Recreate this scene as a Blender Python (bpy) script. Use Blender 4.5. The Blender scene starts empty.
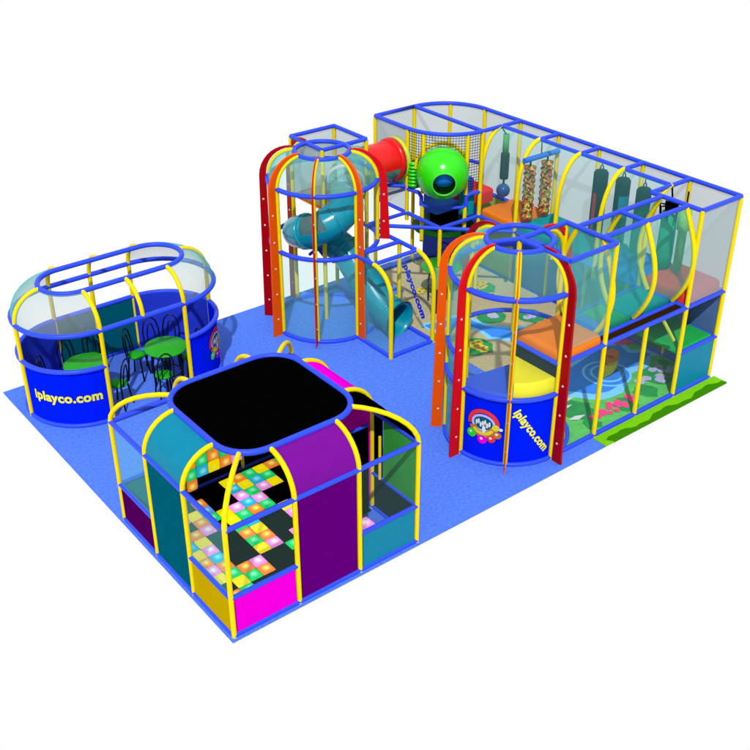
import bpy, math, random
from mathutils import Vector, Matrix
random.seed(7)
S = 1.2                      # one grid bay of the play frame is 1.2 m
sc = bpy.context.scene
col = sc.collection
PI = math.pi
rad = math.radians
def V(*a): return Vector(a)

# ------------------------------------------------------------------ materials
def lin(c):
    out = []
    for v in c:
        v = v / 255.0
        out.append(v / 12.92 if v <= .04045 else ((v + .055) / 1.055) ** 2.4)
    return out
K = 1.62
def base(c, k=K): return [min(.9, v / k) for v in lin(c)] + [1]
MATS = {}
def mat(name, c, rough=.45, spec=.06, k=K, noise=0.0, nscale=30, bump=0.0):
    m = bpy.data.materials.new(name); m.use_nodes = True
    nt = m.node_tree; b = nt.nodes['Principled BSDF']
    b.inputs['Base Color'].default_value = base(c, k)
    b.inputs['Roughness'].default_value = rough
    b.inputs['Specular IOR Level'].default_value = spec
    if noise or bump:
        tc = nt.nodes.new('ShaderNodeTexCoord')
        n = nt.nodes.new('ShaderNodeTexNoise'); n.inputs['Scale'].default_value = nscale; n.inputs['Detail'].default_value = 4
        nt.links.new(tc.outputs['Object'], n.inputs['Vector'])
        if noise:
            mr = nt.nodes.new('ShaderNodeMapRange'); mr.inputs[1].default_value = .25; mr.inputs[2].default_value = .75
            mr.inputs[3].default_value = 1 - noise; mr.inputs[4].default_value = 1 + noise
            nt.links.new(n.outputs['Fac'], mr.inputs[0])
            mx = nt.nodes.new('ShaderNodeVectorMath'); mx.operation = 'SCALE'
            mx.inputs[0].default_value = base(c, k)[:3]
            nt.links.new(mr.outputs[0], mx.inputs['Scale'])
            nt.links.new(mx.outputs[0], b.inputs['Base Color'])
        if bump:
            bp = nt.nodes.new('ShaderNodeBump'); bp.inputs['Strength'].default_value = bump; bp.inputs['Distance'].default_value = .01
            nt.links.new(n.outputs['Fac'], bp.inputs['Height']); nt.links.new(bp.outputs[0], b.inputs['Normal'])
    MATS[name] = m
    return m
def net(name, c, alpha, tint=(1, 1, 1), edge=None, ea=.0):
    """sheer fabric: threads over gaps, which close up where the cloth is seen at a slant"""
    m = bpy.data.materials.new(name); m.use_nodes = True
    nt = m.node_tree; nt.nodes.clear(); N = nt.nodes.new; K_ = nt.links.new
    o = N('ShaderNodeOutputMaterial'); mx = N('ShaderNodeMixShader')
    t = N('ShaderNodeBsdfTransparent'); t.inputs[0].default_value = (*tint, 1)
    d = N('ShaderNodeBsdfDiffuse')
    lw = N('ShaderNodeLayerWeight'); lw.inputs['Blend'].default_value = .5
    pw = N('ShaderNodeMath'); pw.operation = 'POWER'; pw.inputs[1].default_value = 2.2; K_(lw.outputs['Facing'], pw.inputs[0])
    mr = N('ShaderNodeMapRange'); mr.inputs[3].default_value = alpha; mr.inputs[4].default_value = min(.95, alpha + ea); K_(pw.outputs[0], mr.inputs[0])
    mc = N('ShaderNodeMix'); mc.data_type = 'RGBA'; mc.inputs[6].default_value = base(c); mc.inputs[7].default_value = base(edge or c)
    K_(pw.outputs[0], mc.inputs[0]); K_(mc.outputs[2], d.inputs[0]); K_(mr.outputs[0], mx.inputs[0])
    K_(t.outputs[0], mx.inputs[1]); K_(d.outputs[0], mx.inputs[2]); K_(mx.outputs[0], o.inputs[0])
    MATS[name] = m
    return m
blue = mat('blue_pipe', (52, 84, 255), .35, .09, noise=.05, nscale=20)
yellow = mat('yellow_pad', (255, 226, 0), .45, .08, noise=.05, nscale=14)
black = mat('black_vinyl', (3, 3, 4), .7, .0)
blackm = mat('black_metal', (10, 10, 12), .4, .2)
panel_blue = mat('royal_blue_panel', (0, 32, 255), .6, .0, noise=.05, nscale=5)
inner_blue = mat('deep_blue_panel', (40, 62, 215), .6, .0, noise=.06, nscale=5)
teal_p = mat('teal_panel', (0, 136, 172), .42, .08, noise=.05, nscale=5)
teal_shade = mat('teal_panel_painted_shade', (0, 98, 120), .6, .0, noise=.06, nscale=5)  # teal with the shade of upright walls put into the colour
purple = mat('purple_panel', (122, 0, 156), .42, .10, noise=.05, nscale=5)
purple_l = mat('purple_panel_painted_shade', (100, 0, 126), .6, .0, noise=.06, nscale=5)  # purple darkened to paint in the shade on the upright panel
plum = mat('purple_panel_deep_shade', (82, 0, 92), .6, .0, noise=.06, nscale=5)  # purple darkened further, painting in the shade of the left side
magenta = mat('magenta_panel', (248, 0, 228), .6, .0, noise=.04, nscale=5)
yellow_shade = mat('yellow_panel_painted_shade', (205, 172, 0), .6, .0, noise=.06, nscale=5)  # yellow darkened, left-side shade painted into the base colour
green_p = mat('green_panel', (62, 160, 70), .6, .0, noise=.1, nscale=4)
slate = mat('slate_panel', (40, 50, 60), .6, .0)
carpet_m = mat('blue_carpet', (90, 134, 255), .95, .0, noise=.2, nscale=16, bump=.3)
red_f = mat('red_fin', (228, 14, 24), .4, .08, noise=.05)
red_f_shade = mat('red_fin_painted_shade', (172, 0, 10), .4, .08, noise=.05)  # red darkened: shade on the left-facing fins is in the colour
orange_f = mat('orange_fin', (250, 92, 0), .4, .08, noise=.05)
white_m = mat('white_bolt', (225, 215, 215), .4, .2)
slide_t = mat('teal_plastic', (0, 150, 176), .22, .35, noise=.05, nscale=6)
lime = mat('lime_plastic', (48, 232, 6), .2, .4)
dlime = mat('dark_lime_plastic', (60, 190, 40), .3, .2, k=1.0)
red_pl = mat('red_plastic', (240, 22, 24), .25, .3)
ygreen = mat('yellow_green_rim', (205, 222, 60), .35, .2)
seat_g = mat('green_seat', (24, 170, 28), .45, .1, noise=.06, nscale=9)
tab_g = mat('green_tabletop', (32, 172, 30), .35, .12, noise=.06, nscale=9)
dgreen = mat('dark_green_board', (10, 80, 30), .5, .05)
orange_pad = mat('orange_pad', (244, 132, 40), .6, .0, noise=.06, nscale=6)
yellow_pad = mat('yellow_seat_pad', (250, 238, 30), .45, .08, noise=.04, nscale=6)
red_pad = mat('red_pad', (244, 62, 66), .6, .0, noise=.06, nscale=6)
green_pad = mat('green_pad', (38, 176, 84), .6, .0, noise=.06, nscale=6)
teal_pad = mat('teal_pad', (10, 160, 170), .6, .0, noise=.06, nscale=6)
blue_pad = mat('blue_pad', (60, 120, 235), .6, .0, noise=.06, nscale=6)
bseat = mat('blue_seat_pad', (58, 92, 225), .45, .08)
turf_m = mat('turf', (128, 212, 28), .95, 0, noise=.16, nscale=40, bump=.4)
turf_shade = mat('turf_painted_shade', (62, 142, 10), .95, 0, noise=.16, nscale=40, bump=.4)
letter_y = mat('yellow_lettering', (250, 246, 70), .5, .03)
letter_b = mat('blue_lettering', (40, 50, 235), .5, .03)
net_t = net('teal_net', (128, 205, 198), .24, (.93, 1, 1), (88, 235, 228), .62)
net_l = net('light_teal_net', (135, 225, 220), .24, (.92, 1, 1))
net_w = net('pale_net', (160, 176, 182), .34, (.96, .99, .99), (80, 225, 220), .6)
net_g = net('grey_net', (172, 190, 196), .55, (.95, .98, 1))
net_c = net('clear_net', (150, 205, 200), .06, (.98, 1, .995))
net_gt = net('green_teal_net', (90, 195, 188), .22, (.86, .98, .96), (80, 220, 210), .4)
net_h = net('hoop_net_teal', (130, 225, 225), .09, (.95, 1, 1), (100, 235, 230), .5)
glassy = net('clear_plastic', (170, 225, 230), .22, (.8, .96, .97))
# mural paints
sand = mat('mural_sand', (206, 190, 150), .9, 0, noise=.22, nscale=26)
mgreen = mat('mural_green', (84, 172, 84), .9, 0, k=1.0, noise=.18, nscale=5)
mgreen_d = mat('mural_dark_green', (38, 132, 66), .9, 0, k=1.0, noise=.18, nscale=7)
pond_l = mat('mural_light_blue', (120, 196, 250), .9, 0, k=1.15, noise=.06)
pond_b = mat('mural_blue', (48, 122, 222), .9, 0, k=1.0, noise=.12, nscale=4)
lilac = mat('mural_lilac', (172, 172, 238), .9, 0, k=1.15, noise=.1)
pink = mat('mural_pink', (236, 52, 128), .9, 0, k=1.0, noise=.1)
myel = mat('mural_yellow', (232, 222, 60), .9, 0, noise=.12)
mor = mat('mural_orange', (214, 122, 44), .9, 0, noise=.12)
mwhite = mat('mural_white', (235, 240, 245), .9, 0)
TC = {'y': (255, 232, 0), 'o': (246, 128, 44), 'p': (244, 140, 228), 'g': (20, 208, 98), 'c': (36, 176, 216), 'b': (80, 150, 228)}
TG = {}; GL = {'o': (255, 250, 120), 'g': (150, 255, 200), 'c': (150, 240, 255), 'b': (180, 220, 255), 'y': (255, 255, 150)}
for k, c in TC.items():
    TG[k] = []
    for i, f in enumerate((0, 0, .06, .2, .35) if k == 'y' else (0, .12, .38, .68, .88)):
        m = mat('light_tile_glow_' + k, tuple(int(v + (q - v) * f) for v, q in zip(c, GL.get(k, (255, 255, 255)))), .5, .0, k=2.6)
        m.node_tree.nodes['Principled BSDF'].inputs['Emission Color'].default_value = m.node_tree.nodes['Principled BSDF'].inputs['Base Color'].default_value
        m.node_tree.nodes['Principled BSDF'].inputs['Emission Strength'].default_value = 1.9
        TG[k].append(m)

# ------------------------------------------------------------------ mesh builder
class MB:
    def __init__(s): s.v = []; s.f = []; s.m = []; s.s = []; s.mats = []
    def mi(s, m):
        if m not in s.mats: s.mats.append(m)
        return s.mats.index(m)
    def add(s, vs, fs, m, smooth=False):
        o = len(s.v); k = s.mi(m)
        s.v += [tuple(v) for v in vs]
        for f in fs: s.f.append([o + i for i in f]); s.m.append(k); s.s.append(smooth)
        return s
    def tube(s, pts, r, m, n=10, closed=False, caps=True, up=None, radii=None, skip=None):
        pts = [Vector(p) for p in pts]; N = len(pts); vs = []; fs = []
        prev = None
        for i, p in enumerate(pts):
            if closed: t = pts[(i + 1) % N] - pts[i - 1]
            elif i == 0: t = pts[1] - p
            elif i == N - 1: t = p - pts[-2]
            else: t = pts[i + 1] - pts[i - 1]
            t.normalize()
            if up is not None: a = Vector(up)
            elif prev is not None: a = prev
            else: a = V(0, 0, 1) if abs(t.z) < .9 else V(1, 0, 0)
            a = (a - t * a.dot(t)).normalized(); b = t.cross(a); prev = a
            rr = radii[i] if radii else r
            for j in range(n):
                an = 2 * PI * j / n
                vs.append(p + a * (rr * math.cos(an)) + b * (rr * math.sin(an)))
        for i in range(N if closed else N - 1):
            i2 = (i + 1) % N
            for j in range(n):
                if skip and skip(i, j): continue
                j2 = (j + 1) % n
                fs.append((i * n + j, i * n + j2, i2 * n + j2, i2 * n + j))
        s.add(vs, fs, m, True)
        if caps and not closed:
            s.add(vs[:n], [tuple(reversed(range(n)))], m); s.add(vs[-n:], [tuple(range(n))], m)
        return s
    def box(s, x0, x1, y0, y1, z0, z1, m):
        vs = [(x, y, z) for z in (z0, z1) for y in (y0, y1) for x in (x0, x1)]
        return s.add(vs, [(0, 2, 3, 1), (4, 5, 7, 6), (0, 1, 5, 4), (2, 6, 7, 3), (0, 4, 6, 2), (1, 3, 7, 5)], m)
    def pad(s, x0, x1, y0, y1, z0, z1, m, r=.07):      # soft slab with a rolled edge
        n = 4; rings = []
        def ring(d, z):
            out = []; q = max(r * 1.2 - d, .01)
            for cx, cy, a0 in ((x1 - d - q, y1 - d - q, 0), (x0 + d + q, y1 - d - q, 90), (x0 + d + q, y0 + d + q, 180), (x1 - d - q, y0 + d + q, 270)):
                for k in range(n + 1):
                    a = rad(a0 + 90 * k / n); out.append((cx + q * math.cos(a), cy + q * math.sin(a), z))
            return out
        rings.append(ring(0, z0)); rings.append(ring(0, z1 - r))
        for k in range(1, 5):
            a = PI / 2 * k / 4; rings.append(ring(r * (1 - math.cos(a)), z1 - r + r * math.sin(a)))
        L = len(rings[0]); vs = [p for q in rings for p in q]; fs = []
        for i in range(len(rings) - 1):
            for j in range(L): fs.append((i * L + j, i * L + (j + 1) % L, (i + 1) * L + (j + 1) % L, (i + 1) * L + j))
        s.add(vs, fs, m, True)
        s.add(rings[-1], [tuple(range(L))], m, True); s.add(rings[0], [tuple(reversed(range(L)))], m)
        return s
    def poly(s, pts, z, m, t=.004):                     # flat sheet with a little thickness
        n = len(pts)
        vs = [(x, y, z) for x, y in pts] + [(x, y, z - t) for x, y in pts]
        a = sum(pts[i][0] * pts[(i + 1) % n][1] - pts[(i + 1) % n][0] * pts[i][1] for i in range(n))
        top = list(range(n)) if a > 0 else list(reversed(range(n)))
        return s.add(vs, [top] + [(i, (i + 1) % n, n + (i + 1) % n, n + i) for i in range(n)], m)
    def disc(s, c, r, z, m, t=.004, n=20, ry=None, rot=0):
        ry = ry or r
        return s.poly([(c[0] + r * math.cos(2 * PI * k / n) * math.cos(rot) - ry * math.sin(2 * PI * k / n) * math.sin(rot),
                        c[1] + r * math.cos(2 * PI * k / n) * math.sin(rot) + ry * math.sin(2 * PI * k / n) * math.cos(rot)) for k in range(n)], z, m, t)
    def grid(s, rows, m, smooth=True, thick=None):
        R = len(rows); Cn = len(rows[0]); vs = [p for r_ in rows for p in r_]
        fs = [(i * Cn + j, i * Cn + j + 1, (i + 1) * Cn + j + 1, (i + 1) * Cn + j) for i in range(R - 1) for j in range(Cn - 1)]
        return s.add(vs, fs, m, smooth)
    def lathe(s, prof, c, m, n=24, axis=None):           # prof: (r, h) pairs about an axis
        ax = Vector(axis or (0, 0, 1)).normalized(); a = ax.orthogonal().normalized(); b = ax.cross(a); c = Vector(c)
        vs = []; fs = []
        for r, h in prof:
            for j in range(n):
                an = 2 * PI * j / n; vs.append(c + ax * h + a * r * math.cos(an) + b * r * math.sin(an))
        for i in range(len(prof) - 1):
            for j in range(n): fs.append((i * n + j, i * n + (j + 1) % n, (i + 1) * n + (j + 1) % n, (i + 1) * n + j))
        return s.add(vs, fs, m, True)
    def build(s, name, parent=None, o=(0, 0, 0)):
        me = bpy.data.meshes.new(name)
        ori = Vector(parent_origin(parent)) if parent else Vector(o)
        me.from_pydata([((x - ori.x) * S, (y - ori.y) * S, (z - ori.z) * S) for x, y, z in s.v], [], s.f)
        for m in s.mats: me.materials.append(m)
        me.polygons.foreach_set('material_index', s.m); me.polygons.foreach_set('use_smooth', s.s)
        me.update()
        ob = bpy.data.objects.new(name, me); col.objects.link(ob)
        if parent: ob.parent = parent; ORI[ob.name] = tuple(ori)
        else: ob.location = ori * S; ORI[ob.name] = tuple(ori)
        return ob
ORI = {}
def parent_origin(p): return ORI[p.name]
def tag(o, label=None, cat=None, group=None, kind=None):
    if label: o['label'] = label
    if cat: o['category'] = cat
    if group: o['group'] = group
    if kind: o['kind'] = kind
    return o
def thing(name, label, cat, loc, group=None):
    o = bpy.data.objects.new(name, None); col.objects.link(o); o.empty_display_size = .2
    o.location = Vector(loc) * S; ORI[o.name] = tuple(loc)
    return tag(o, label, cat, group)
def copy_tree(o, parent=None):
    c = o.copy(); col.objects.link(c); ORI[c.name] = ORI[o.name]
    if parent: c.parent = parent
    for ch in list(o.children): copy_tree(ch, c)
    return c
def T(name, pts, parent, m, r=.041, closed=False, n=10, label=None):
    ob = MB().tube(pts, r, m, n=n, closed=closed).build(name, parent)
    if label: ob['label'] = label
    return ob
def post(parent, x, y, z0, z1, m=yellow, r=.039): return T('post', [(x, y, z0), (x, y, z1)], parent, m, r)
def rail(parent, a, b, m=blue, r=.039): return T('rail', [a, b], parent, m, r)
def slab_quad(p, q, z0, z1, t=.012):                     # upright flat panel between plan points p and q, real thickness
    d = Vector((q[0] - p[0], q[1] - p[1], 0)).normalized(); nrm = V(-d.y, d.x, 0) * t
    P, Q = V(p[0], p[1], 0), V(q[0], q[1], 0)
    vs = []
    for z in (z0, z1):
        for b in (P - nrm, Q - nrm, Q + nrm, P + nrm): vs.append((b.x, b.y, z))
    return vs, [(0, 3, 2, 1), (4, 5, 6, 7), (0, 1, 5, 4), (1, 2, 6, 5), (2, 3, 7, 6), (3, 0, 4, 7)]
def panel(parent, p, q, z0, z1, m, name='side_panel', label=None, t=.012):
    vs, fs = slab_quad(p, q, z0, z1, t)
    ob = MB().add(vs, fs, m).build(name, parent)
    if label: ob['label'] = label
    return ob
def netp(parent, p, q, z0, z1, m=None, name='net_panel'):
    return MB().grid([[(p[0], p[1], z0), (q[0], q[1], z0)], [(p[0], p[1], z1), (q[0], q[1], z1)]], m or net_l, False).build(name, parent)
def arcpts(c, r, a0, a1, z, n=None):
    n = n or max(4, int(abs(a1 - a0) / 9))
    return [(c[0] + r * math.cos(rad(a0 + (a1 - a0) * k / n)), c[1] + r * math.sin(rad(a0 + (a1 - a0) * k / n)), z) for k in range(n + 1)]
def ringp(c, r, z, n=48): return arcpts(c, r, 0, 360, z, n)[:-1]
def curved_panel(parent, c, r, a0, a1, z0, z1, m, name='side_panel', t=.02):
    b = MB(); o = arcpts(c, r, a0, a1, z0); i = arcpts(c, r - t, a0, a1, z0)
    b.grid([o, [(x, y, z1) for x, y, z in o]], m); b.grid([i, [(x, y, z1) for x, y, z in i]], m)
    b.grid([[(x, y, z1) for x, y, z in o], [(x, y, z1) for x, y, z in i]], m, False)
    return b.build(name, parent)
def curved_net(parent, c, r, a0, a1, z0, z1, m):
    o = arcpts(c, r, a0, a1, z0)
    return MB().grid([o, [(x, y, z1) for x, y, z in o]], m).build('net_panel', parent)
def quarter(r0, z0, r1, z1, n=8):                        # (r,z) profile: upright at (r0,z0), rolling in to level at (r1,z1)
    return [(r1 + (r0 - r1) * math.cos(PI / 2 * k / n), z0 + (z1 - z0) * math.sin(PI / 2 * k / n)) for k in range(n + 1)]

def text_part(body, size, mapping, m, parent, name='lettering', bold=.008, spacing=1.06):
    cu = bpy.data.curves.new('lettering_curve', 'FONT'); cu.body = body; cu.size = size; cu.offset = bold * size / .2
    cu.align_x = 'CENTER'; cu.align_y = 'CENTER'; cu.resolution_u = 3; cu.space_character = spacing
    tmp = bpy.data.objects.new('lettering_tmp', cu); col.objects.link(tmp)
    dg = bpy.context.evaluated_depsgraph_get()
    me = bpy.data.meshes.new_from_object(tmp.evaluated_get(dg))
    ori = Vector(parent_origin(parent))
    for v in me.vertices:
        v.co = (Vector(mapping(v.co.x, v.co.y)) - ori) * S
    me.name = name; me.materials.clear(); me.materials.append(m)
    bpy.data.objects.remove(tmp)
    ob = bpy.data.objects.new(name, me); col.objects.link(ob); ob.parent = parent; ORI[ob.name] = tuple(ori)
    return ob
def cyl_map(c, r, a, z, tilt=0):
    ct, st = math.cos(rad(tilt)), math.sin(rad(tilt))
    def f(u, v):
        u, v = u * ct - v * st, u * st + v * ct
        an = rad(a) + u / r
        return (c[0] + r * math.cos(an), c[1] + r * math.sin(an), z + v)
    return f

# ------------------------------------------------------------------ ground
cb = MB()
cx0, cx1, cy0, cy1 = -.06, 10.0, -.06, 7.51
cb.box(cx0, cx1, cy0, cy1, -.03, 0, carpet_m)
tag(cb.build('carpet_floor'), kind='structure')
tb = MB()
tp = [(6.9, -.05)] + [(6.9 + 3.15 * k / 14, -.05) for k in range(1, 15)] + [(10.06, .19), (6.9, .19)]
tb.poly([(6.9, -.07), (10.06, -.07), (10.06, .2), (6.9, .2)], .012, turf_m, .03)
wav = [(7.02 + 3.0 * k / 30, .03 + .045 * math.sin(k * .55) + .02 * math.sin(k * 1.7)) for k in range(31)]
tb.poly([(7.1, -.075), (10.06, -.075)] + list(reversed(wav)), .018, turf_shade, .035)  # wavy darker strip paints shading along the near edge of the turf
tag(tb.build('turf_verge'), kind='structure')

# ------------------------------------------------------------------ printed play mat
mat_t = thing('play_mat', 'printed play mat with blue pond, river, sand and flower beds inside the frame', 'play mat', (8.4, 3.7, 0))
b = MB(); b.poly([(6.98, .36), (9.9, .36), (9.9, 7.2), (7.9, 7.2), (7.9, 6.2), (6.98, 6.2), (6.98, 1.3), (6.0, 2.1), (5.3, 1.8), (5.1, 1.2), (5.4, .6), (5.96, .34)], .006, sand); b.build('base_sheet', mat_t)
b = MB()
b.poly([(5.96, .27), (9.92, .27), (9.9, 2.2), (9.3, 2.5), (8.6, 2.35), (7.9, 2.2), (7.3, 1.7), (6.9, 1.6), (6.2, 1.9)], .010, mgreen); b.build('grass_patch', mat_t)
pond = [(7.2, 1.6), (7.54, 1.30), (7.59, 1.23), (7.74, 1.03), (7.87, .91), (8.09, .84), (8.36, .83), (8.62, .96), (8.85, 1.17), (9.08, 1.16), (9.33, 1.1), (9.52, 1.18), (9.73, 1.34), (9.9, 1.29), (9.88, 1.56), (9.84, 1.63), (9.75, 1.65), (9.63, 1.74), (9.78, 2.04), (9.72, 2.11), (9.54, 2.15), (9.05, 2.2), (8.56, 2.12), (8.0, 2.1), (7.4, 2.0)]
pin = [(7.5, 1.6), (7.7, 1.38), (7.92, 1.1), (8.19, 1.0), (8.45, 1.02), (8.71, 1.19), (8.92, 1.34), (9.15, 1.3), (9.39, 1.24), (9.63, 1.37), (9.78, 1.4), (9.76, 1.52), (9.63, 1.56), (9.5, 1.69), (9.6, 1.97), (9.35, 2.09), (8.83, 2.05), (8.41, 1.98), (7.9, 1.95), (7.6, 1.85)]
b = MB(); b.poly(pond, .014, pond_l)
b.poly(pin, .018, pond_b)
for r in (.44, .30):
    b.disc((8.62, 1.42), r, .020 if r > .4 else .024, pond_l, n=28); b.disc((8.62, 1.42), r - .045, .022 if r > .4 else .026, pond_b, n=28)
b.build('pond', mat_t)
b = MB()
riv = [(7.2, 4.9), (8.11, 4.76), (8.2, 4.51), (8.25, 4.09), (8.52, 3.79), (8.79, 3.58), (9.3, 3.4), (9.3, 3.05), (8.94, 3.1), (8.38, 3.18), (8.11, 3.37), (7.85, 3.66), (7.91, 3.95), (7.86, 4.14), (7.73, 4.34), (7.2, 4.5)]
b.poly(riv, .010, pond_l)
b.poly([(7.25, 4.82), (8.02, 4.67), (8.1, 4.45), (8.16, 4.05), (8.44, 3.7), (8.75, 3.48), (9.25, 3.32), (9.25, 3.14), (8.9, 3.2), (8.42, 3.28), (8.18, 3.45), (7.96, 3.68), (8.0, 3.95), (7.95, 4.18), (7.8, 4.42), (7.25, 4.6)], .014, pond_b)
b.build('river', mat_t)
def blob(c, r, n=16, j=.22): return [(c[0] + r * (1 + random.uniform(-j, j)) * math.cos(2 * PI * k / n), c[1] + r * (1 + random.uniform(-j, j)) * math.sin(2 * PI * k / n)) for k in range(n)]
for i, (c, r) in enumerate((((7.45, 3.6), .34), ((8.52, 4.3), .28), ((9.1, 3.85), .28), ((9.3, .85), .3), ((8.72, .62), .22), ((7.3, .95), .3), ((7.2, .48), .15), ((6.9, 1.95), .2), ((7.2, 5.6), .22), ((9.2, 5.3), .3), ((8.1, .52), .2), ((9.7, .5), .15), ((9.72, 1.05), .1), ((7.15, 4.3), .15))):
    MB().poly(blob(c, r), .0165 + .0004 * i, mgreen_d, .006).build('leaf_patch', mat_t)
def flowers(name, c, m, n, rr, sp, ctr=None, ztop=.026):
    b = MB()
    for k in range(n):
        x, y = c[0] + random.uniform(-sp, sp), c[1] + random.uniform(-sp, sp) * .6
        for q in range(5):
            a = 2 * PI * q / 5 + k; b.disc((x + rr * .7 * math.cos(a), y + rr * .7 * math.sin(a)), rr * .55, ztop + .0004 * (k * 5 + q), m, .006, 8)
        if ctr: b.disc((x, y), rr * .35, ztop + .016, ctr, .006, 8)
    b.build(name, mat_t)
for c in ((8.95, .84), (9.25, .72), (9.45, .95), (9.65, .82), (8.52, 4.28), (9.12, 3.85)): flowers('lilac_flowers', c, lilac, 5, .062, .13, myel)
for c in ((7.45, .62), (7.7, .56), (7.95, .66), (8.15, .52), (8.38, .62)): flowers('pink_flowers', c, pink, 6, .045, .13)
for c in ((7.5, 3.62), (7.42, 3.45), (7.15, 5.75), (7.2, 6.0), (9.3, 5.4), (9.2, 5.0), (8.9, 5.9), (8.2, 6.0)): flowers('yellow_flowers', c, myel, 4, .08, .12, mor)
b = MB(); b.poly([(9.55, 2.0), (9.88, 1.85), (9.88, 2.5), (9.6, 2.3)], .027, pink); b.poly([(9.45, 2.35), (9.62, 2.2), (9.8, 2.6), (9.6, 2.7)], .030, mwhite); b.build('boat_picture', mat_t)
for c in ((7.35, 1.25), (7.15, 1.1), (7.1, .75)): MB().poly([(c[0] - .14, c[1] + .05), (c[0], c[1] - .05), (c[0] + .2, c[1] - .02), (c[0] + .04, c[1] + .06)], .032, mwhite).build('bird_picture', mat_t)
# small yellow and orange float standing in the printed pond
fl = thing('ride_on_float', 'yellow boat-shaped float with an orange top standing on the printed pond', 'ride-on toy', (8.62, 1.42, .03))
b = MB()
rows = []
for k, (w, z) in enumerate(((.05, .03), (.12, .09), (.15, .19), (.14, .27))):
    rows.append([(8.62 + (t * .26) + z * .2, 1.42 + s_ * w * (1 - abs(t) ** 2.2) + t * .08, z) for t, s_ in [(-1, 0)] + [(-1 + .2 * q, 1) for q in range(1, 10)] + [(1, 0)] + [(1 - .2 * q, -1) for q in range(1, 10)] + [(-1, 0)]])
b.grid(rows, myel); b.add(rows[-1][:-1], [tuple(range(len(rows[-1]) - 1))], myel); b.build('hull', fl)
b = MB(); b.pad(8.58, 8.86, 1.36, 1.56, .27, .42, mor, .04); b.build('seat', fl)
b = MB(); b.tube([(8.52, 1.38, .25), (8.5, 1.36, .45)], .03, mor); b.tube([(8.44, 1.44, .44), (8.56, 1.28, .44)], .022, red_f_shade); b.build('handle', fl)

# ------------------------------------------------------------------ party lounge (far left)
lo = thing('party_lounge', 'open-topped oval party lounge with blue walls at the left end of the carpet', 'play enclosure', (1.8, 6.5, 0))
CL, CR = (1.05, 6.5), (2.55, 6.5)
def stadium(r, z): return arcpts(CL, r, 90, 270, z, 20) + arcpts(CR, r, 270, 450, z, 20)
T('mid_ring', stadium(1, 1.7), lo, blue, .043, True)
T('top_ring', stadium(.5, 2.2), lo, blue, .043, True)
T('base_ring', stadium(1, .03), lo, blue, .036, True)
T('wall_ring', arcpts(CR, 1, -90, 90, 1.05, 20) + arcpts(CL, 1, 90, 270, 1.05, 20), lo, blue)
def arch(parent, c, a, r0=1, zk=1.7, r1=.5, zt=2.2, z0=0, m=yellow, name='arch_post'):
    ca, sa = math.cos(rad(a)), math.sin(rad(a))
    pr = ([(r0, z0)] if z0 is not None else []) + quarter(r0, zk, r1, zt)
    return T(name, [(c[0] + r * ca, c[1] + r * sa, z) for r, z in pr], parent, m, .037)
for c, a in ((CL, 180), (CL, 270), (CL, 90), (CR, 270), (CR, 90), (CR, 0)): arch(lo, c, a)
for a in (90, 270): arch(lo, (1.8, 6.5), a, z0=None, name='roof_hoop')
for c, a0 in ((CL, 90), (CR, -90)):
    b = MB(); b.grid([[(c[0] + r * math.cos(rad(a0 + 180 * k / 20)), c[1] + r * math.sin(rad(a0 + 180 * k / 20)), z) for k in range(21)] for r, z in quarter(1, 1.7, .5, 2.2)], net_w); b.build('roof_net', lo)
b = curved_panel(lo, CL, .985, 180, 270, .05, 1.03, panel_blue, 'front_panel')
tag(b, 'royal blue curved panel with yellow web address')
text_part('iplayco.com', .235, cyl_map(CL, 1.0, 229, .55), letter_y, b)
def emblem(parent, mp):
    """round crest: red arch over a grey-blue disc, orange and yellow band, row of shiny balls"""
    def put(pts, m, lift):
        return [mp(x, y, lift) for x, y in pts]
    b = MB()
    def disc(cx, cy, r, m, lift, ry=None, n=18):
        pts = [mp(cx + r * math.cos(2 * PI * k / n), cy + (ry or r) * math.sin(2 * PI * k / n), lift) for k in range(n)]
        b.add(pts + [mp(cx, cy, lift)], [(k, (k + 1) % n, n) for k in range(n)], m)
    def band(cx, cy, r0, r1, a0, a1, m, lift, n=14):
        o = [mp(cx + r0 * math.cos(rad(a0 + (a1 - a0) * k / n)), cy + r0 * math.sin(rad(a0 + (a1 - a0) * k / n)), lift) for k in range(n + 1)]
        i = [mp(cx + r1 * math.cos(rad(a0 + (a1 - a0) * k / n)), cy + r1 * math.sin(rad(a0 + (a1 - a0) * k / n)), lift) for k in range(n + 1)]
        b.grid([o, i], m, False)
    band(0, .04, .27, .20, 5, 190, red_pad, .006)
    disc(0, .05, .2, lilac, .008, .17); disc(0, .06, .16, teal_shade, .011, .12)
    for k in range(7): disc(-.11 + .036 * k, .06 + .03 * math.sin(k * 2.1), .018, mwhite, .014, .05, 8)
    band(0, .03, .24, .12, 195, 345, mor, .012); band(.0, .05, .21, .15, 215, 330, myel, .016)
    disc(.21, .02, .06, myel, .018); disc(.29, .0, .03, mwhite, .018)
    disc(.02, -.04, .03, mwhite, .02, .07)
    for cx, cy, m in ((-.19, -.17, lime), (0, -.24, magenta), (.15, -.2, red_pad), (.24, -.11, mor)):
        disc(cx, cy, .08 if cx < .1 else .065, m, .020); disc(cx - .012, cy + .02, .024, mwhite, .023)
    return b.build('emblem', parent)
def emb_cyl(c, r, a, z, s=1):
    def f(u, v, l):
        an = rad(a) + u * s / r
        return (c[0] + (r + l) * math.cos(an), c[1] + (r + l) * math.sin(an), z + v * s)
    return f
b = curved_panel(lo, CR, .985, 270, 360, .05, 1.03, panel_blue, 'end_panel')
tag(b, 'royal blue curved panel with round ball-pool emblem')
emblem(b, emb_cyl(CR, .99, 312, .62, .95))
curved_panel(lo, CL, .985, 90, 180, .05, 1.03, inner_blue, 'back_panel')
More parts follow.
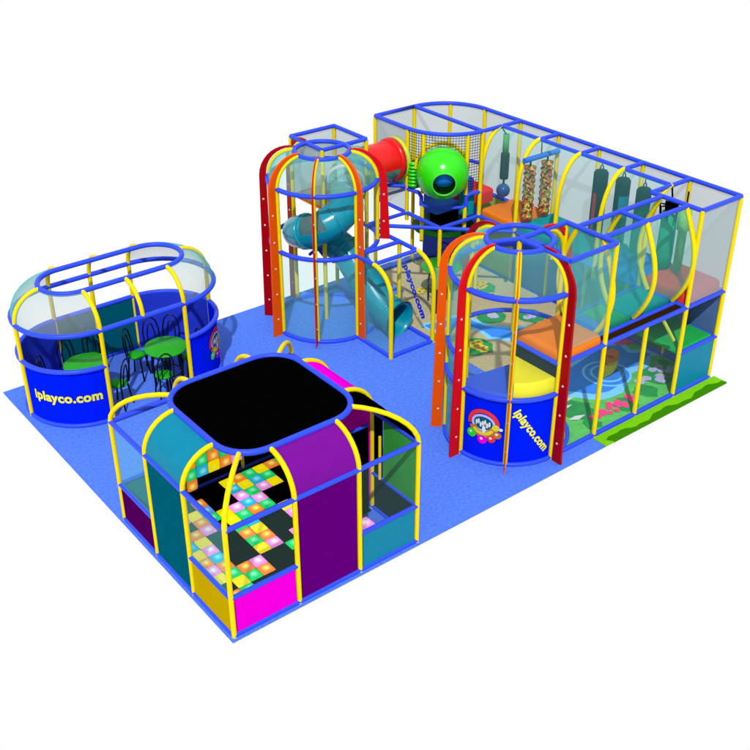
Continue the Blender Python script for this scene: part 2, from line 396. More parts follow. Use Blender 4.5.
curved_panel(lo, CR, .985, 0, 90, .05, 1.03, inner_blue, 'back_panel')
panel(lo, (1.08, 7.49), (1.77, 7.49), .05, 1.03, teal_shade, 'back_panel', 'teal straight panel with shade in its colour')
panel(lo, (1.83, 7.49), (2.52, 7.49), .05, 1.03, teal_shade, 'back_panel', 'teal straight panel with shade in its colour')
post(lo, 1.8, 7.5, 0, 1.7)

# tables and chairs
def round_table(x, y, label, h=.80, r=.37, group='round tables in the party lounge'):
    t = thing('round_table', label, 'table', (x, y, 0), group)
    b = MB(); b.lathe([(0, h - .035), (r - .02, h - .035), (r, h - .025), (r, h - .008), (r - .01, h), (0, h)], (x, y, 0), tab_g, 32); b.build('tabletop', t)
    for k in range(4):
        a = rad(45 + 90 * k + 10)
        T('leg', [(x + .20 * math.cos(a), y + .20 * math.sin(a), h - .035), (x + .25 * math.cos(a), y + .25 * math.sin(a), .45), (x + .24 * math.cos(a), y + .24 * math.sin(a), 0)], t, blackm, .02, n=8)
    T('leg_ring', ringp((x, y), .235, .3, 20), t, blackm, .012, True, 6)
    return t
round_table(.99, 6.2, 'round green table on black legs right behind the yellow lettered lounge panel')
round_table(2.32, 5.9, 'round green table on black legs in the open middle of the lounge')
def make_chair():
    t = thing('cafe_chair', 'x', 'chair', (0, 0, 0), 'black wire chairs with green seats')
    b = MB(); b.lathe([(0, .46), (.165, .46), (.18, .475), (.175, .5), (.12, .515), (0, .518)], (0, 0, 0), seat_g, 20); b.build('seat', t)
    for sx, sy in ((-1, -1), (1, -1), (1, 1), (-1, 1)):
        T('leg', [(sx * .12, sy * .12, .47), (sx * .15, sy * .15, .2), (sx * .17, sy * .18, 0)], t, blackm, .018, n=8)
    w = .16
    T('back_hoop', [(-w, .14, .47), (-w - .01, .18, .75), (-w * .8, .2, .93), (-w * .4, .21, 1.0), (0, .212, 1.02), (w * .4, .21, 1.0), (w * .8, .2, .93), (w + .01, .18, .75), (w, .14, .47)], t, blackm, .016, n=8)
    T('back_hoop', [(-w * .5, .15, .47), (-w * .5, .18, .7), (-w * .25, .2, .87), (0, .205, .9), (w * .25, .2, .87), (w * .5, .18, .7), (w * .5, .15, .47)], t, blackm, .015, n=8)
    return t
proto = None
def chair(x, y, rz, label, group=None):
    global proto
    if proto is None: proto = make_chair(); c = proto
    else: c = copy_tree(proto)
    c.location = V(x, y, 0) * S; c.scale = (.86, .86, .92); c.rotation_euler = (0, 0, rad(rz)); c['label'] = label
    if group: c['group'] = group
    return c
# rz turns the backrest (local +y) to point away from the table
chair(.52, 6.58, 50, 'black wire chair in the rounded lounge end, left of the green table by the lettering')
chair(1.36, 5.84, 215, 'black wire chair just right of the lettered blue panel in the lounge opening')
chair(1.40, 6.95, -30, 'black wire chair by the teal back wall, right behind the lettered end table')
chair(.98, 6.85, 5, 'mostly hidden black wire chair behind the green table near the lettering, left one')
chair(2.05, 6.52, 40, 'black wire chair between the two tables, left of the open-middle green table')
chair(2.1, 5.62, 170, 'black wire chair tucked under the near side of the open-middle green table')
chair(2.78, 5.9, 262, 'black wire chair right of the open-middle green table, beside the emblem panel')
chair(2.72, 6.5, -35, 'black wire chair behind the open-middle green table, nearest the right rounded end')
chair(2.45, 6.6, -8, 'black wire chair directly behind the open-middle green table, left one of the pair there')

# ------------------------------------------------------------------ dance room (near, black roof)
dr = thing('light_floor_room', 'black-roofed square play room with purple, teal and magenta walls nearest the viewer', 'play enclosure', (1.5, 1.5, 0))
CC = (1.5, 1.5)
def rsq(h, r, z, n=8):
    out = []
    for cx, cy, a0 in ((CC[0] + h - r, CC[1] + h - r, 0), (CC[0] - h + r, CC[1] + h - r, 90), (CC[0] - h + r, CC[1] - h + r, 180), (CC[0] + h - r, CC[1] - h + r, 270)):
        out += arcpts((cx, cy), r, a0, a0 + 90, z, n)
    return out
T('roof_ring', rsq(1.0, .5, 2.2), dr, blue, .042, True)
b = MB(); rr = rsq(1.0, .5, 2.2); b.poly([(x, y) for x, y, z in rr], 2.2, black, .03); b.build('roof_sheet', dr)
for z in (.03, 1.7):
    for p, q in (((0, 0), (3, 0)), ((3, 0), (3, 3)), ((3, 3), (0, 3)), ((0, 3), (0, 0))): rail(dr, (*p, z), (*q, z), r=.036)
for p, q in (((0, 0), (1, 0)), ((2, 0), (3, 0)), ((0, 0), (0, 1)), ((0, 2), (0, 3)), ((3, 0), (3, 1)), ((3, 2), (3, 3)), ((0, 3), (1, 3))): rail(dr, (*p, .64), (*q, .64), r=.034)
def arch_pts(x, y, dx, dy, n=8, z0=0):
    """post at (x,y); roof hoop rolls in by (dx,dy) between z 1.7 and 2.2"""
    out = [(x, y, z0)]
    for k in range(n + 1):
        a = PI / 2 * k / n; t = 1 - math.cos(a); out.append((x + dx * t, y + dy * t, 1.7 + .5 * math.sin(a)))
    return out
for i in (1, 2):
    T('arch_post', arch_pts(i, 0, 0, .5), dr, yellow, .035); T('arch_post', arch_pts(i, 3, 0, -.5), dr, yellow, .035)
    T('arch_post', arch_pts(0, i, .5, 0), dr, yellow, .035); T('arch_post', arch_pts(3, i, -.5, 0), dr, yellow, .035)
for x, y, sx, sy in ((0, 0, 1, 1), (3, 0, -1, 1), (0, 3, 1, -1), (3, 3, -1, -1)):
    T('corner_arch_post', arch_pts(x, y, .65 * sx, .65 * sy), dr, yellow, .035)
def roll(parent, a, b_, dx, dy, m, name='roof_roll', off=.0):
    rows = []
    for k in range(9):
        an = PI / 2 * k / 8; t = 1 - math.cos(an); z = 1.7 + .5 * math.sin(an) - .008
        rows.append([(a[0] + dx * t, a[1] + dy * t, z), (b_[0] + dx * t, b_[1] + dy * t, z)])
    rows2 = [[(x + dx * .05, y + dy * .05, z - .02) for x, y, z in r] for r in rows]
    b = MB(); b.grid(rows, m); b.grid(rows2, m); return b.build(name, parent)
roll(dr, (1, .0), (2, .0), 0, .5, purple).__setitem__('label', 'purple curved roof panel')
roll(dr, (0, 1), (0, 2), .5, 0, teal_p).__setitem__('label', 'teal curved roof panel')
roll(dr, (3, 1), (3, 2), -.5, 0, magenta).__setitem__('label', 'magenta curved roof panel')
rows = []
for k in range(9):
    an = PI / 2 * k / 8; t = 1 - math.cos(an); z = 1.7 + .5 * math.sin(an) - .03
    rows.append([(3 - .5 * t, 1, z), (3 - .5 * t - .02 * t, .5 + .3 * t, z), (3 - .62 * t - .01, .62 * t + .05, z)])
b = MB(); b.grid(rows, black); b.build('roof_roll', dr)['label'] = 'black curved roof panel'
panel(dr, (2.06, 1.02), (2.93, 1.02), .04, 1.45, black, 'partition', 'black inner partition'); rail(dr, (2.06, 1.02, 1.47), (2.93, 1.02, 1.47), r=.025)
E_ = .05
panel(dr, (E_, 0), (1 - E_, 0), .06, .62, magenta, label='magenta lower panel')
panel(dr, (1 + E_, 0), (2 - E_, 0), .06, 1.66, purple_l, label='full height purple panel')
panel(dr, (2 + E_, 0), (3 - E_, 0), .06, .62, teal_p, label='teal lower panel')
panel(dr, (0, E_), (0, 1 - E_), .06, .62, yellow_shade, label='yellow lower panel with shade in its colour')
panel(dr, (0, 1 + E_), (0, 2 - E_), .06, 1.66, teal_shade, label='full height teal panel with shade in its colour')
panel(dr, (0, 2 + E_), (0, 3 - E_), .06, .62, plum, label='purple lower panel with shade in its colour')
panel(dr, (3, E_), (3, 1 - E_), .06, .62, slate)
panel(dr, (3, E_), (3, .74), .67, 1.66, green_p, label='green upper panel')
panel(dr, (3, .78), (3, 1 - E_), .67, 1.66, black)
panel(dr, (3, 1 + E_), (3, 2 - E_), .06, 1.66, magenta, label='magenta full height panel')
panel(dr, (3, 2 + E_), (3, 3 - E_), .06, 1.66, black)
post(dr, 2.95, .77, .67, 1.40, yellow, .022)
wall = panel(dr, (1 + E_, 3), (2.95, 3), .06, 1.66, black, 'back_wall', 'black wall with coloured light squares')
netp(dr, (E_, 0), (1 - E_, 0), .66, 1.66, net_c); netp(dr, (2 + E_, 0), (3 - E_, 0), .66, 1.66, net_c)
netp(dr, (0, E_), (0, 1 - E_), .66, 1.66, net_l); netp(dr, (0, 2 + E_), (0, 3 - E_), .66, 1.66, net_l)
netp(dr, (E_, 3), (1 - E_, 3), .66, 1.66, net_c); panel(dr, (E_, 3), (1 - E_, 3), .06, .62, teal_p, label='teal lower panel')
def tile(b, o, ux, uy, nn, k, s=.094, h=.02):
    """soft-edged light square: domed cushion that brightens towards its lit middle"""
    o, ux, uy, nn = map(Vector, (o, ux, uy, nn))
    P = lambda a, c, l: o + ux * a + uy * c + nn * l
    n = 24
    def sq(e, p, l):
        out = []
        for t in range(n):
            an = 2 * PI * t / n; c_, s_ = math.cos(an), math.sin(an)
            g = (abs(c_) ** p + abs(s_) ** p) ** (-1 / p); out.append(P(e * g * c_, e * g * s_, l))
        return out
    rs = [sq(s * 1.04, 30, .001), sq(s * 1.0, 30, h * .5), sq(s * .84, 8, h), sq(s * .64, 3, h + .002), sq(s * .46, 2, h + .003), sq(s * .28, 2, h + .003)]
    for i in range(5):
        b.add(rs[i] + rs[i + 1], [(q, (q + 1) % n, n + (q + 1) % n, n + q) for q in range(n)], TG[k][max(0, i - 1)], i < 2)
    b.add(rs[5], [tuple(range(n))], TG[k][4])
b = MB()
for x, z, k in ((1.1, .1, 'o'), (1.1, .3, 'g'), (1.3, .3, 'c'), (1.1, .5, 'o'), (1.3, .5, 'g'), (1.5, .5, 'o'), (1.5, .3, 'y'), (1.7, .3, 'o'), (1.7, .5, 'g'), (1.9, .3, 'p'), (1.3, .7, 'y'), (1.5, .7, 'g'), (1.9, .7, 'o'), (2.1, .5, 'c')):
    tile(b, (x, 2.985, z), (1, 0, 0), (0, 0, 1), (0, -1, 0), k)
b.build('light_squares', wall)
lf = thing('light_floor', 'black dance floor set with glowing coloured squares under the black roof', 'dance floor', (1.1, 1.5, 0))
b = MB(); b.box(.06, 2.2, .06, .94, .002, .03, black); b.box(.06, 2.92, .94, 2.94, .002, .03, black); b.build('floor_mat', lf)
tiles = """4,12y 4,11o 4,10p 3,10o 3,9y 3,8p 3,7c 2,8y 2,7o 2,6p 2,5y 3,6o 8,13c 9,13y 10,13c 11,13g 8,12p 9,12g 10,12p 11,12y 7,11p 8,11c 9,11p 7,10g 8,10o
9,10g 6,10y 6,11y 5,11g 5,12b 5,13o 7,9c 6,9g 7,8y 6,8o 7,7o 6,7g 7,6p 6,6y 8,5g 5,5p 4,5o 5,4o 4,4g 3,4y 3,5g 10,8p 10,9y 10,14g 9,14o 8,14y 2,9c 2,10o 2,11y 2,12g 3,12p 3,13c 10,7o
2,3o 3,3g 8,2p 9,3y 6,2c 1,8g 1,6y 1,4c 1,10p 1,12o 9,5o 9,6p 11,14y 12,14o 13,14g 13,13b 12,8o 12,9g 13,8y 11,6c 12,5p 13,6g"""
b = MB()
for t in tiles.split():
    i, j = t[:-1].split(','); tile(b, (int(i) * .2, int(j) * .2, .031), (1, 0, 0), (0, 1, 0), (0, 0, 1), t[-1])
b.build('light_squares', lf)
lt = MB(); tile(lt, (2.66, .75, .012), (1, 0, 0), (0, 1, 0), (0, 0, 1), 'p', .11, .03)
tag(lt.build('loose_tile', None, (2.66, .75, 0)), 'single pink glowing square lying on the blue carpet behind the teal lower panel', 'tile')

# ------------------------------------------------------------------ round towers
def fin(parent, c, a, m, z0=0, label=None, zt=3.4):
    ca, sa = math.cos(rad(a)), math.sin(rad(a)); tx, ty = -sa, ca; w = .008 if a == 225 else .02
    inner = [(1.05, z0)] + [(r + .05 * math.cos(PI / 2 * k / 10), z + .05 * math.sin(PI / 2 * k / 10)) for k, (r, z) in enumerate(quarter(1, 2.9, .5, zt, 10))]
    outer = [(1.23, z0)]
    for k, (r, z) in enumerate(quarter(1, 2.9, .5, zt, 10)):
        g = .175 - .115 * (k / 10) ** 1.2; an = PI / 2 * k / 10
        outer.append((r + g * math.cos(an), z + g * math.sin(an)))
    n = len(inner); vs = []
    for sgn in (-1, 1):
        for r, z in inner + outer: vs.append((c[0] + r * ca + sgn * w * tx, c[1] + r * sa + sgn * w * ty, z))
    fs = []; M = 2 * n
    for k in range(n - 1):
        fs += [(k, k + 1, n + k + 1, n + k), (M + k, M + n + k, M + n + k + 1, M + k + 1), (n + k, n + k + 1, M + n + k + 1, M + n + k), (k, M + k, M + k + 1, k + 1)]
    fs += [(0, n, M + n, M), (n - 1, M + n - 1, M + 2 * n - 1, 2 * n - 1)]
    f = MB().add(vs, fs, m).build('fin', parent)
    if label: f['label'] = label
    b = MB(); z = z0 + .35
    while z < 2.8:
        p = V(c[0] + 1.12 * ca, c[1] + 1.12 * sa, z)
        b.lathe([(0, -w - .008), (.016, -w - .008), (.02, -w), (.02, w), (.016, w + .008), (0, w + .008)], p, white_m, 10, (tx, ty, 0)); z += .52
    b.build('bolts', f)
    return f
def dome(parent, c, m, a0=0, a1=360):
    n = int((a1 - a0) / 9)
    b = MB(); b.grid([[(c[0] + r * math.cos(rad(a0 + (a1 - a0) * k / n)), c[1] + r * math.sin(rad(a0 + (a1 - a0) * k / n)), z) for k in range(n + 1)] for r, z in quarter(.99, 2.9, .5, 3.39)], m)
    return b.build('dome_net', parent)
def box_frame(parent, x, y, z, posts):
    c = [(x, y), (x + 1, y), (x + 1, y + 1), (x, y + 1)]
    for k in range(4): rail(parent, (*c[k], z), (*c[(k + 1) % 4], z))
    for k in posts: post(parent, *c[k], 0, z)

# slide tower
C1 = (5.96, 6.25)
st = thing('slide_tower', 'round red and orange finned tower holding the teal spiral tube slide, behind centre', 'play tower', (5.96, 6.25, 0))
for z, r in ((.03, 1), (1.7, 1), (2.9, 1), (3.4, .5)): T('ring_rail', ringp(C1, r, z), st, blue, .043, True)
for a, m, z0, l in ((90, red_f_shade, 0, 'red fin with shade in its colour'), (135, red_f_shade, 0, 'red fin with shade in its colour'), (180, orange_f, 0, 'orange fin'), (225, red_f, 0, 'red fin'), (270, orange_f, 0, 'orange fin'), (315, red_f, 1.75, 'short red fin ending above the slide exit')):
    fin(st, C1, a, m, z0, l); arch(st, C1, a, 1, 2.9, .5, 3.4, 0 if a != 315 else 1.7)
box_frame(st, 5.96, 6.25, 3.4, (0, 1, 2, 3))
for (p, q) in (((6.96, 6.25), (6.96, 7.25)), ((6.96, 7.25), (5.96, 7.25))):
    netp(st, p, q, 2.3, 3.38, net_g); rail(st, (*p, 2.25), (*q, 2.25)); rail(st, (*p, 1.7), (*q, 1.7)); rail(st, (*p, .03), (*q, .03))
netp(st, (5.96, 6.27), (5.96, 7.23), 2.3, 3.38, net_g)
MB().pad(6.0, 6.92, 6.29, 7.21, 2.2, 2.33, orange_pad, .04).build('upper_deck', st)
dome(st, C1, net_t)
curved_net(st, C1, .99, 180, 315, .06, 1.68, net_l)
curved_net(st, C1, .99, 270, 360, 1.72, 2.88, net_c)
# lower exit bay
for x in (5.96, 6.96):
    pr_ = [(x, 4.25 + .5 * (1 - math.cos(PI / 2 * k / 8)), 1.2 + .5 * math.sin(PI / 2 * k / 8)) for k in range(9)]
    T('arch_post', [(x, 4.25, 0)] + pr_, st, yellow, .042)
    rail(st, (x, 4.75, 1.7), (x, 5.25, 1.7)); rail(st, (x, 4.25, .03), (x, 5.25, .03))
rail(st, (6.96, 5.25, 1.7), (6.96, 6.25, 1.7)); rail(st, (6.96, 5.25, .03), (6.96, 6.25, .03))
rail(st, (5.96, 4.75, 1.7), (6.96, 4.75, 1.7)); rail(st, (5.96, 5.25, 1.7), (6.96, 5.25, 1.7))
post(st, 6.96, 5.25, 0, 1.7); rail(st, (5.96, 4.25, .03), (6.96, 4.25, .03))
netp(st, (5.96, 4.27), (5.96, 5.25), .06, 1.2, net_l)
b = MB(); b.grid([[(x, 4.25 + .5 * (1 - math.cos(PI / 2 * k / 8)), 1.2 + .5 * math.sin(PI / 2 * k / 8)) for x in (5.96, 6.96)] for k in range(9)], net_c); b.build('roof_net', st)
sw = netp(st, (6.96, 5.2), (6.96, 4.3), .06, 1.2, net_c, 'lettered_net'); sw['label'] = 'clear net with a blue web address running down it'
def netmap(u, v):
    t = rad(-57.5); uu, vv = u * math.cos(t) - v * math.sin(t), u * math.sin(t) + v * math.cos(t)
    return (6.94, 4.78 - uu, .88 + vv)
text_part('iplayco.com', .22, netmap, letter_b, sw, bold=.012)
# spiral slide
sl = thing('spiral_slide', 'teal spiral tube slide winding down inside the round finned tower to a flared mouth', 'slide', (6.2, 6.0, 0))
path = [(6.85, 6.65, 2.72), (6.5, 6.3, 2.66), (6.27, 5.95, 2.5), (5.98, 5.76, 2.32), (5.64, 5.86, 2.14), (5.50, 6.22, 1.96), (5.62, 6.60, 1.80), (5.95, 6.74, 1.64), (6.25, 6.60, 1.50), (6.42, 6.27, 1.32), (6.48, 5.92, 1.04), (6.51, 5.55, .74), (6.56, 5.2, .48), (6.6, 4.92, .36), (6.62, 4.8, .34)]
def spline(P, n=5):
    out = []
    for i in range(len(P) - 1):
        p0, p1, p2, p3 = [Vector(P[max(0, min(len(P) - 1, i + k))]) for k in (-1, 0, 1, 2)]
        for k in range(n):
            t = k / n; out.append(.5 * ((2 * p1) + (p2 - p0) * t + (2 * p0 - 5 * p1 + 4 * p2 - p3) * t * t + (3 * p1 - p0 - 3 * p2 + p3) * t ** 3))
    out.append(Vector(P[-1])); return out
sp = spline(path)
NS = 20
def seg(i0, i1, m, name, r=.305, skip=None, radii=None, flange=True):
    b = MB(); pts = sp[i0:i1 + 1]
    b.tube(pts, r, m, n=NS, caps=False, up=(0, 0, 1), radii=radii, skip=skip)
    b.tube(pts, r - .02, m, n=NS, caps=False, up=(0, 0, 1), radii=[q - .02 for q in radii] if radii else None, skip=skip)
    o = b.build(name, sl)
    if flange:
        t = (sp[min(i1 + 1, len(sp) - 1)] - sp[i1 - 1]).normalized()
        MB().lathe([(r - .01, -.02), (r + .03, -.02), (r + .03, .02), (r - .01, .02)], sp[i1], m, NS, t).build('flange', o)
    return o
seg(0, 12, glassy, 'clear_tube', .33)['label'] = 'clear plastic tube section at the top of the slide'
MB().lathe([(.33, -.02), (.38, -.02), (.38, .02), (.33, .02)], sp[5], white_m, NS, (sp[6] - sp[4]).normalized()).build('tube_collar', sl)
seg(12, 17, slide_t, 'tube_section')
seg(17, 24, slide_t, 'tube_section', skip=lambda i, j: 2 <= i <= 5 and (j < 2 or j > NS - 6))['label'] = 'teal tube section with a cut-out window'
MB().tube(sp[18:24], .298, glassy, n=NS, caps=False, up=(0, 0, 1)).build('window_cover', sl)
seg(24, 34, slide_t, 'tube_section'); seg(34, 45, slide_t, 'tube_section')
N2 = len(sp) - 1
seg(45, N2 - 8, slide_t, 'tube_section', .305)
k = N2 - (N2 - 8)
seg(N2 - 8, N2, slide_t, 'slide_mouth', .305, radii=[.305 + .08 * (q / k) ** 1.5 for q in range(k + 1)], flange=False)['label'] = 'flared teal mouth at the foot of the slide'
MB().tube([(6.05, 6.6, 1.35), (5.75, 6.45, 1.35)], .03, blue).tube([(5.96, 6.25, 1.3), (6.0, 6.6, 1.4)], .03, blue).build('hanger', sl)

# near round tower
C2 = (5.96, 1.25)
nt_ = thing('entry_tower', 'red and orange finned round tower with blue lettered base panels at the carpet edge', 'play tower', (5.96, 1.25, 0))
T('ring_rail', ringp(C2, 1, .03), nt_, blue, .036, True); T('ring_rail', arcpts(C2, 1, 135, 270, 1.2), nt_, blue, .043)
T('ring_rail', arcpts(C2, 1, 0, 180, 1.7), nt_, blue, .038)
T('ring_rail', arcpts(C2, 1, 0, 270, 2.88), nt_, blue, .047); T('ring_rail', ringp(C2, .5, 3.4), nt_, blue, .042, True)
for a, m, l in ((0, red_f, 'red fin'), (90, red_f_shade, 'red fin with shade in its colour'), (135, orange_f, 'orange fin'), (180, red_f, 'bright red fin'), (225, orange_f, 'orange fin between the lettered panel and the emblem panel'), (270, red_f_shade, 'red fin with shade in its colour')):
    fin(nt_, C2, a, m, 1.75 if a == 0 else 0, l); arch(nt_, C2, a, 1, 2.88, .5, 3.4, 0)
box_frame(nt_, 5.96, .25, 3.4, ())
post(nt_, 5.96, 1.25, 1.85, 3.4); post(nt_, 6.96, 1.25, 0, 3.4); post(nt_, 6.96, .25, 0, 3.4)
for p, q in (((5.96, .25), (6.96, .25)), ((6.96, .25), (6.96, 1.25)), ((5.96, 1.25), (6.96, 1.25)), ((5.96, .25), (5.96, 1.25))): rail(nt_, (*p, 1.7), (*q, 1.7))
rail(nt_, (5.96, .25, .03), (6.96, .25, .03)); rail(nt_, (5.96, 1.25, 3.4), (5.5, 1.44, 3.4), r=.036)
MB().pad(5.98, 6.94, .27, 1.23, 1.70, 1.87, orange_pad, .08).build('deck', nt_)
panel(nt_, (5.98, 1.27), (5.98, .3), 1.45, 1.66, slate, 'deck_skirt')
netp(nt_, (6.0, .25), (6.92, .25), 1.9, 3.36, net_l); netp(nt_, (6.96, .3), (6.96, 1.2), 1.9, 3.36, net_l)
netp(nt_, (6.0, .25), (6.92, .25), .06, 1.66, net_c)
dome(nt_, C2, net_t, 0, 270)
curved_net(nt_, C2, .99, 135, 180, .06, 2.86, net_t); curved_net(nt_, C2, .99, 180, 270, 1.24, 2.86, net_c)
p1 = curved_panel(nt_, C2, .985, 180, 225, .05, 1.17, panel_blue, 'base_panel'); p1['label'] = 'royal blue curved panel with round ball-pool emblem'
emblem(p1, emb_cyl(C2, .99, 203, .66, .98))
p2 = curved_panel(nt_, C2, .985, 225, 270, .05, 1.17, panel_blue, 'base_panel'); p2['label'] = 'royal blue curved panel with a slanting yellow web address'
text_part('iplayco.com', .19, cyl_map(C2, .995, 247.5, .62, -55), letter_y, p2)
def sector(c, r, a0, a1, z0, z1, m, name, parent, bev=.05):
    pts = arcpts(c, r, a0, a1, 0, 12); pin_ = arcpts(c, r - bev, a0, a1, 0, 12)
    b = MB(); b.grid([[(x, y, z0) for x, y, _ in pts], [(x, y, z1 - bev) for x, y, _ in pts], [(x * .4 + u * .6, y * .4 + v * .6, z1 - bev * .25) for (x, y, _), (u, v, _) in zip(pts, pin_)], [(x, y, z1) for x, y, _ in pin_]], m)
    n = len(pin_); b.add([(x, y, z1) for x, y, _ in pin_] + [(c[0], c[1], z1)], [tuple(range(n + 1))], m)
    b.add([(pts[0][0], pts[0][1], z0), (c[0], c[1], z0), (c[0], c[1], z1), (pts[0][0], pts[0][1], z1 - bev)], [(0, 1, 2, 3)], m)
    b.add([(pts[-1][0], pts[-1][1], z0), (c[0], c[1], z0), (c[0], c[1], z1), (pts[-1][0], pts[-1][1], z1 - bev)], [(3, 2, 1, 0)], m)
    return b.build(name, parent)
sector(C2, .93, 228, 318, 1.1, 1.44, yellow_pad, 'yellow_step', nt_)
sector(C2, .95, 172, 228, 1.0, 1.26, bseat, 'blue_step', nt_)

# ------------------------------------------------------------------ rear gallery
ga = thing('netted_gallery', 'long two-storey netted gallery along the right back edge, yellow hoops under blue rails', 'play frame', (9.46, 3.5, 0))
X0, X1 = 8.96, 9.96
ys = [.25 + k for k in range(6)]
rail(ga, (X1, .25, 3.4), (X1, 6.25, 3.4)); rail(ga, (9.46, 1.25, 3.4), (9.46, 5.25, 3.4))
for z in (.03, 1.7): rail(ga, (X1, .25, z), (X1, 6.25, z))
rail(ga, (X0, .25, 1.7), (X0, 5.25, 1.7))
for k, y in enumerate(ys):
    post(ga, X1, y, 0, 3.4)
    full = k in (0, 1, 5)
    rail(ga, (X0 if full else 9.46, y, 3.4), (X1, y, 3.4)); rail(ga, (X0, y, 1.7), (X1, y, 1.7))
    if k == 0: post(ga, X0, y, 0, 3.4)
    else: T('hoop_post', [(X0, y, 1.5)] + [(9.46 - .5 * math.cos(PI / 2 * q / 8), y, 2.5 + .9 * math.sin(PI / 2 * q / 8)) for q in range(9)], ga, yellow, .042)
rail(ga, (X0, .25, 3.4), (X0, 1.25, 3.4)); post(ga, X0, 5.25, 0, 3.4)
b = MB(); b.grid([[(9.46 - .5 * math.cos(PI / 2 * q / 8), y, 2.5 + .9 * math.sin(PI / 2 * q / 8)) for y in ys[1:]] for q in range(9)], net_h); b.build('hoop_net', ga)
netp(ga, (X0, 1.3), (X0, 5.2), 1.9, 2.5, net_c)
for k in range(6): netp(ga, (X1, ys[k]), (X1, ys[k] + 1), 1.75, 3.37, net_g)
netp(ga, (X0, .25), (X1, .25), 1.75, 3.37, net_g)
for k, m in enumerate((red_pad, blue_pad, teal_pad, teal_pad, orange_pad)):
    y = ys[k]; MB().pad(X0 + .02, X1 - .04, y + .02, y + .98, 1.71, 1.86 if k else 1.93, m, .06 if k else .1).build('deck_pad', ga)
# lower storey walls
for y0, y1, m in ((5.28, 6.2, mat('lime_wall', (176, 206, 84), .6, .03, noise=.08, nscale=5)), (4.28, 5.2, blue_pad), (3.28, 4.2, blue_pad), (2.28, 3.2, mat('sea_wall', (60, 130, 140), .6, .03, noise=.1, nscale=5)), (1.28, 2.2, mat('moss_wall', (92, 120, 92), .6, .0, noise=.1, nscale=5)), (.28, 1.22, mat('slate_blue_wall', (84, 118, 176), .6, .0, noise=.1, nscale=5))):
    panel(ga, (X1 - .01, y0), (X1 - .01, y1), .06, 1.66, m, 'back_panel')
panel(ga, (X0 + .04, .25), (X1 - .04, .25), .06, .80, teal_p, 'front_panel', 'teal lower end panel')
rail(ga, (X0, .25, .83), (X1, .25, .83)); rail(ga, (X0, .25, .03), (X1, .25, .03)); rail(ga, (X1, .25, .83), (X1, 1.25, .83))
MB().pad(X0 + .03, X1 - .04, .28, 1.22, .79, .87, green_pad, .04).build('shelf_pad', ga)
panel(ga, (9.02, 1.24), (9.5, 1.24), .9, 1.66, slate, 'partition')
T('climbing_bar', [(8.40, .3, 1.68), (8.82, .3, 1.12)], ga, ygreen, .03)
# rear round corner tower
CT = (8.96, 6.25)
ct = thing('corner_tower', 'curved-front netted tower at the back of the frame with a green ball pod bulging out', 'play tower', (8.96, 6.25, 0))
outline = lambda z: [(7.96, 7.25, z), (8.96, 7.25, z)] + arcpts(CT, 1, 90, 0, z, 12)
front = lambda z: [(7.96, 7.25, z)] + arcpts(CT, 1, 180, 270, z, 12)
T('ring_rail', outline(3.4) , ct, blue); T('ring_rail', front(3.4), ct, blue); rail(ct, (8.96, 7.25, 3.4), (8.96, 5.25, 3.4))
T('ring_rail', outline(2.25), ct, blue, .036); T('ring_rail', outline(1.7), ct, blue, .036); T('ring_rail', outline(.03), ct, blue, .036)
rail(ct, (7.96, 7.25, 2.2), (7.96, 6.25, 2.2)); rail(ct, (7.96, 7.25, 1.7), (7.96, 5.25, 1.7)); rail(ct, (7.96, 5.25, 1.7), (8.96, 5.25, 1.7))
T('pod_cradle', [(7.96, 6.25, 2.2), (8.0, 5.95, 2.2), (8.03, 5.9, 2.12), (8.03, 5.9, 1.95)] , ct, blue, .04)
T('pod_cradle', arcpts(CT, 1, 200, 252, 1.95, 8), ct, blue, .03)
T('pod_cradle', [(8.66, 5.3, 1.95), (8.66, 5.3, 2.15), (8.7, 5.28, 2.2), (8.96, 5.25, 2.2)], ct, blue, .04)
rail(ct, (6.96, 6.25, 1.7), (7.96, 5.25, 1.7)); rail(ct, (7.96, 5.25, 1.7), (8.96, 4.25, 1.7))
rail(ct, (6.96, 7.25, 2.25), (7.96, 6.25, 2.25), r=.036); rail(ct, (6.96, 6.25, 1.7), (7.96, 6.25, 1.7), r=.036)
for x, y, z0, z1 in ((7.96, 7.25, 0, 3.4), (7.96, 6.25, 1.55, 3.4), (8.96, 7.25, 0, 3.4), (9.96, 6.25, 0, 3.4), (9.67, 6.96, 0, 3.4), (8.04, 5.88, 2.2, 3.4), (8.64, 5.31, 2.2, 3.4), (8.04, 5.88, 1.2, 1.95), (8.64, 5.31, 1.45, 1.95), (7.96, 5.25, 0, 1.7)):
    post(ct, x, y, z0, z1)
netp(ct, (7.96, 7.25), (7.96, 6.25), 1.75, 3.37, net_g); netp(ct, (7.96, 7.25), (8.96, 7.25), 1.75, 3.37, net_g)
curved_net(ct, CT, 1, 90, 0, 1.75, 3.37, net_g)
b = MB()
for k in range(0, 29):
    a = 180 + 90 * k / 28; x, y = CT[0] + math.cos(rad(a)), CT[1] + math.sin(rad(a)); b.tube([(x, y, 2.3), (x, y, 3.38)], .005, blackm, n=4)
for k in range(21): b.tube(arcpts(CT, 1, 180, 270, 2.3 + .054 * k, 12), .005, blackm, n=4)
b.build('climbing_net', ct)
MB().pad(8.0, 8.9, 6.3, 7.2, 2.12, 2.26, mat('bright_green_pad', (60, 215, 60), .5, .05), .05).build('deck_pad', ct)
MB().pad(8.98, 9.66, 5.55, 6.6, 1.75, 2.02, red_pad, .06).build('deck_pad', ct)
MB().pad(8.3, 8.96, 5.75, 6.25, 1.72, 1.85, blue_pad, .05).build('deck_pad', ct)
MB().pad(8.72, 8.96, 5.36, 5.6, 1.72, 2.18, teal_pad, .05).build('step_pad', ct)
